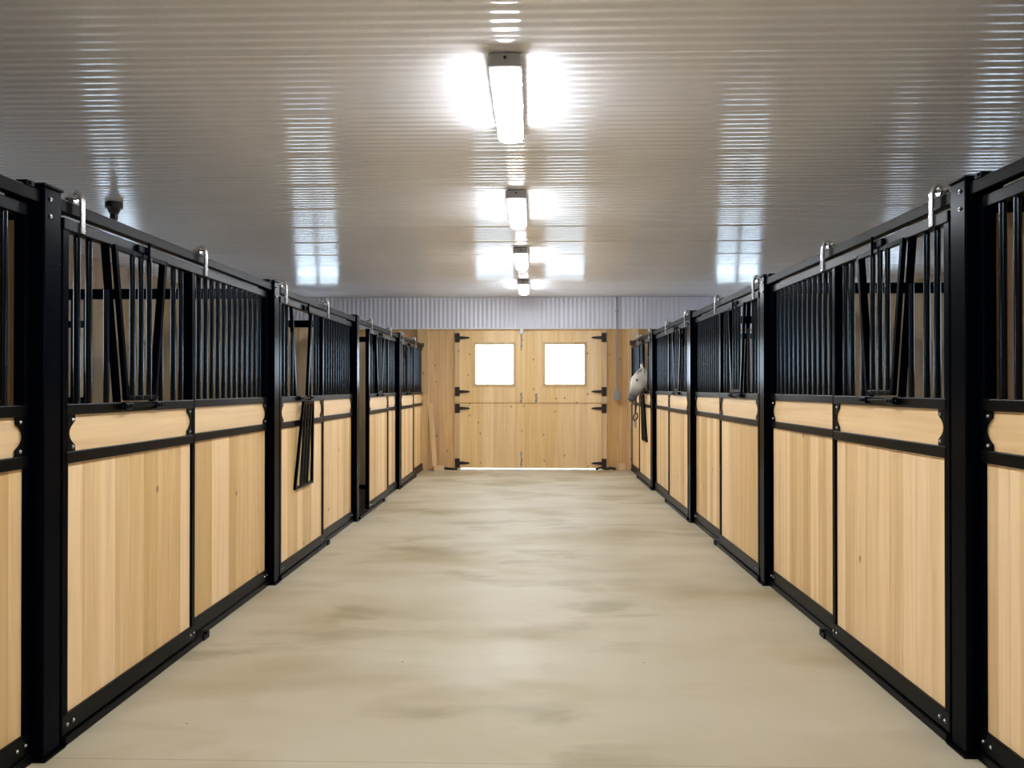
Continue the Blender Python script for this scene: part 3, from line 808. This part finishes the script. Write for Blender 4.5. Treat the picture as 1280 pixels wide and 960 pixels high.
# head, poll to muzzle
loft(hm, [(-.60, 1.71, .062, .085), (-.65, 1.672, .086, .118), (-.692, 1.605, .098, .135), (-.722, 1.535, .092, .122), (-.750, 1.47, .070, .094),
          (-.776, 1.405, .056, .072), (-.797, 1.352, .056, .066), (-.812, 1.312, .052, .058), (-.818, 1.285, .034, .036)])
for sg in (-1, 1):
    # ears
    R_ = []
    for i, (a, r) in enumerate(((0, .028), (.3, .036), (.65, .026), (1.0, .005))):
        c = Vector((-.63, sg * .052, 1.755)).lerp(Vector((-.668, sg * .075, 1.905)), a)
        R_.append([(c.x + r * .55 * math.cos(2 * PI * j / 8), c.y + r * math.sin(2 * PI * j / 8), c.z) for j in range(8)])
    hm.rings(R_)
    hm.ball((-.728, sg * .080, 1.632), .030)                      # brow
    hm.ball((-.845, sg * .036, 1.328), .022)                      # nostril rim
    limb(hm, [(.08, 1.05, .13, .10), (.06, .82, .085, .07), (.05, .62, .062, .055), (.045, .50, .056, .052), (.05, .42, .045, .042), (.05, .28, .036, .034), (.045, .16, .046, .042), (.02, .10, .040, .040), (.0, .055, .05, .048)], sg * .135)
    limb(hm, [(1.20, 1.10, .19, .11), (1.12, .88, .15, .09), (1.16, .74, .10, .07), (1.27, .60, .066, .056), (1.32, .53, .060, .05), (1.30, .44, .048, .042), (1.285, .28, .038, .035), (1.275, .16, .047, .043), (1.25, .10, .040, .040), (1.23, .055, .052, .048)], sg * .135)
me = hm.mesh('horse_raw')
tmp = bpy.data.objects.new('tmp_body', me); COL.objects.link(tmp)
r = tmp.modifiers.new('r', 'REMESH'); r.mode = 'VOXEL'; r.voxel_size = .012; r.use_smooth_shade = True
sm = tmp.modifiers.new('s', 'SMOOTH'); sm.factor = .5; sm.iterations = 5
dg = bpy.context.evaluated_depsgraph_get(); dg.update()
body_me = bpy.data.meshes.new_from_object(tmp.evaluated_get(dg)); body_me.name = 'horse_body'
bpy.data.objects.remove(tmp)
body_me.materials.clear()
for p in body_me.polygons: p.use_smooth = True
horse = thing('horse', 'pale grey horse putting its head out over the far right stall door', 'horse', (HX, HY, 0))
obj_body = link('body', body_me, M['coat'], horse)
for sg in (-1, 1):
    obj('eye', MB().ball((-.742, sg * .096, 1.622), .019), M['eye'], horse)
    for x in (-.012, 1.218):
        obj('hoof', MB().tube((x, sg * .135, 0), (x + .012, sg * .135, .07), .064, 14, .052), M['hoof'], horse)
    obj('nostril', MB().ball((-.852, sg * .040, 1.330), .013, 1, .8, 1.3, 10, 8), M['hoof'], horse)
obj('mouth', MB().path([(-.770, -.050, 1.325), (-.795, -.051, 1.305), (-.828, -.030, 1.288), (-.836, 0, 1.284), (-.828, .030, 1.288), (-.795, .051, 1.305), (-.770, .050, 1.325)], .005, 6), M['hoof'], horse)
mn = MB()
for i in range(22):
    a = i / 21; c = Vector((.05, 0, 1.47)).lerp(Vector((-.60, 0, 1.765)), a); c.z += .05 * math.sin(PI * a)
    l = .16 + .05 * random.random()
    mn.path([(c.x, 0, c.z - .02), (c.x - .005, -.045, c.z + .012), (c.x + .01, -.095, c.z - l * .45), (c.x + .02, -.115, c.z - l)], [.014, .020, .017, .004], 6)
obj('mane', mn, M['mane'], horse)
fl = MB()
for i in range(5):
    y = (i - 2) * .014
    fl.path([(-.60, y, 1.80), (-.665, y * 1.2, 1.805), (-.735, y * 1.4, 1.74), (-.775, y * 1.5, 1.67)], [.010, .014, .012, .003], 6)
obj('forelock', fl, M['mane'], horse)
tl = MB()
for i in range(9):
    y = (i - 4) * .013
    tl.path([(1.40, y * .4, 1.24), (1.49, y * .8, 1.18), (1.52, y * 1.5, .95), (1.51, y * 1.8, .62), (1.50, y * 1.2, .45)], [.014, .02, .024, .02, .004], 6)
obj('tail', tl, M['mane'], horse)

# ------------------------------------------------------------------ light, world, camera
w = bpy.data.worlds.new('sky'); sc.world = w; w.use_nodes = True
bg = w.node_tree.nodes['Background']
bg.inputs[0].default_value = (.72, .86, 1.0, 1); bg.inputs[1].default_value = 3.6

cam = bpy.data.cameras.new('camera'); co = bpy.data.objects.new('camera', cam); COL.objects.link(co)
cam.sensor_fit = 'HORIZONTAL'; cam.sensor_width = 36; cam.lens = 36 * 961 / 1280
cam.clip_start = .05; cam.clip_end = 200
co.location = (0, 0, 1.5)
co.rotation_euler = (math.radians(90 + .3), 0, math.radians(1.49))
sc.camera = co

vs = sc.view_settings
sc.display_settings.display_device = 'sRGB'
vs.view_transform = 'Standard'; vs.look = 'None'; vs.gamma = 1; vs.use_curve_mapping = False
vs.exposure = 1.82
cy = sc.cycles
cy.use_denoising = True
cy.max_bounces = 10; cy.diffuse_bounces = 6; cy.glossy_bounces = 5; cy.transparent_max_bounces = 12
cy.sample_clamp_indirect = 8.0
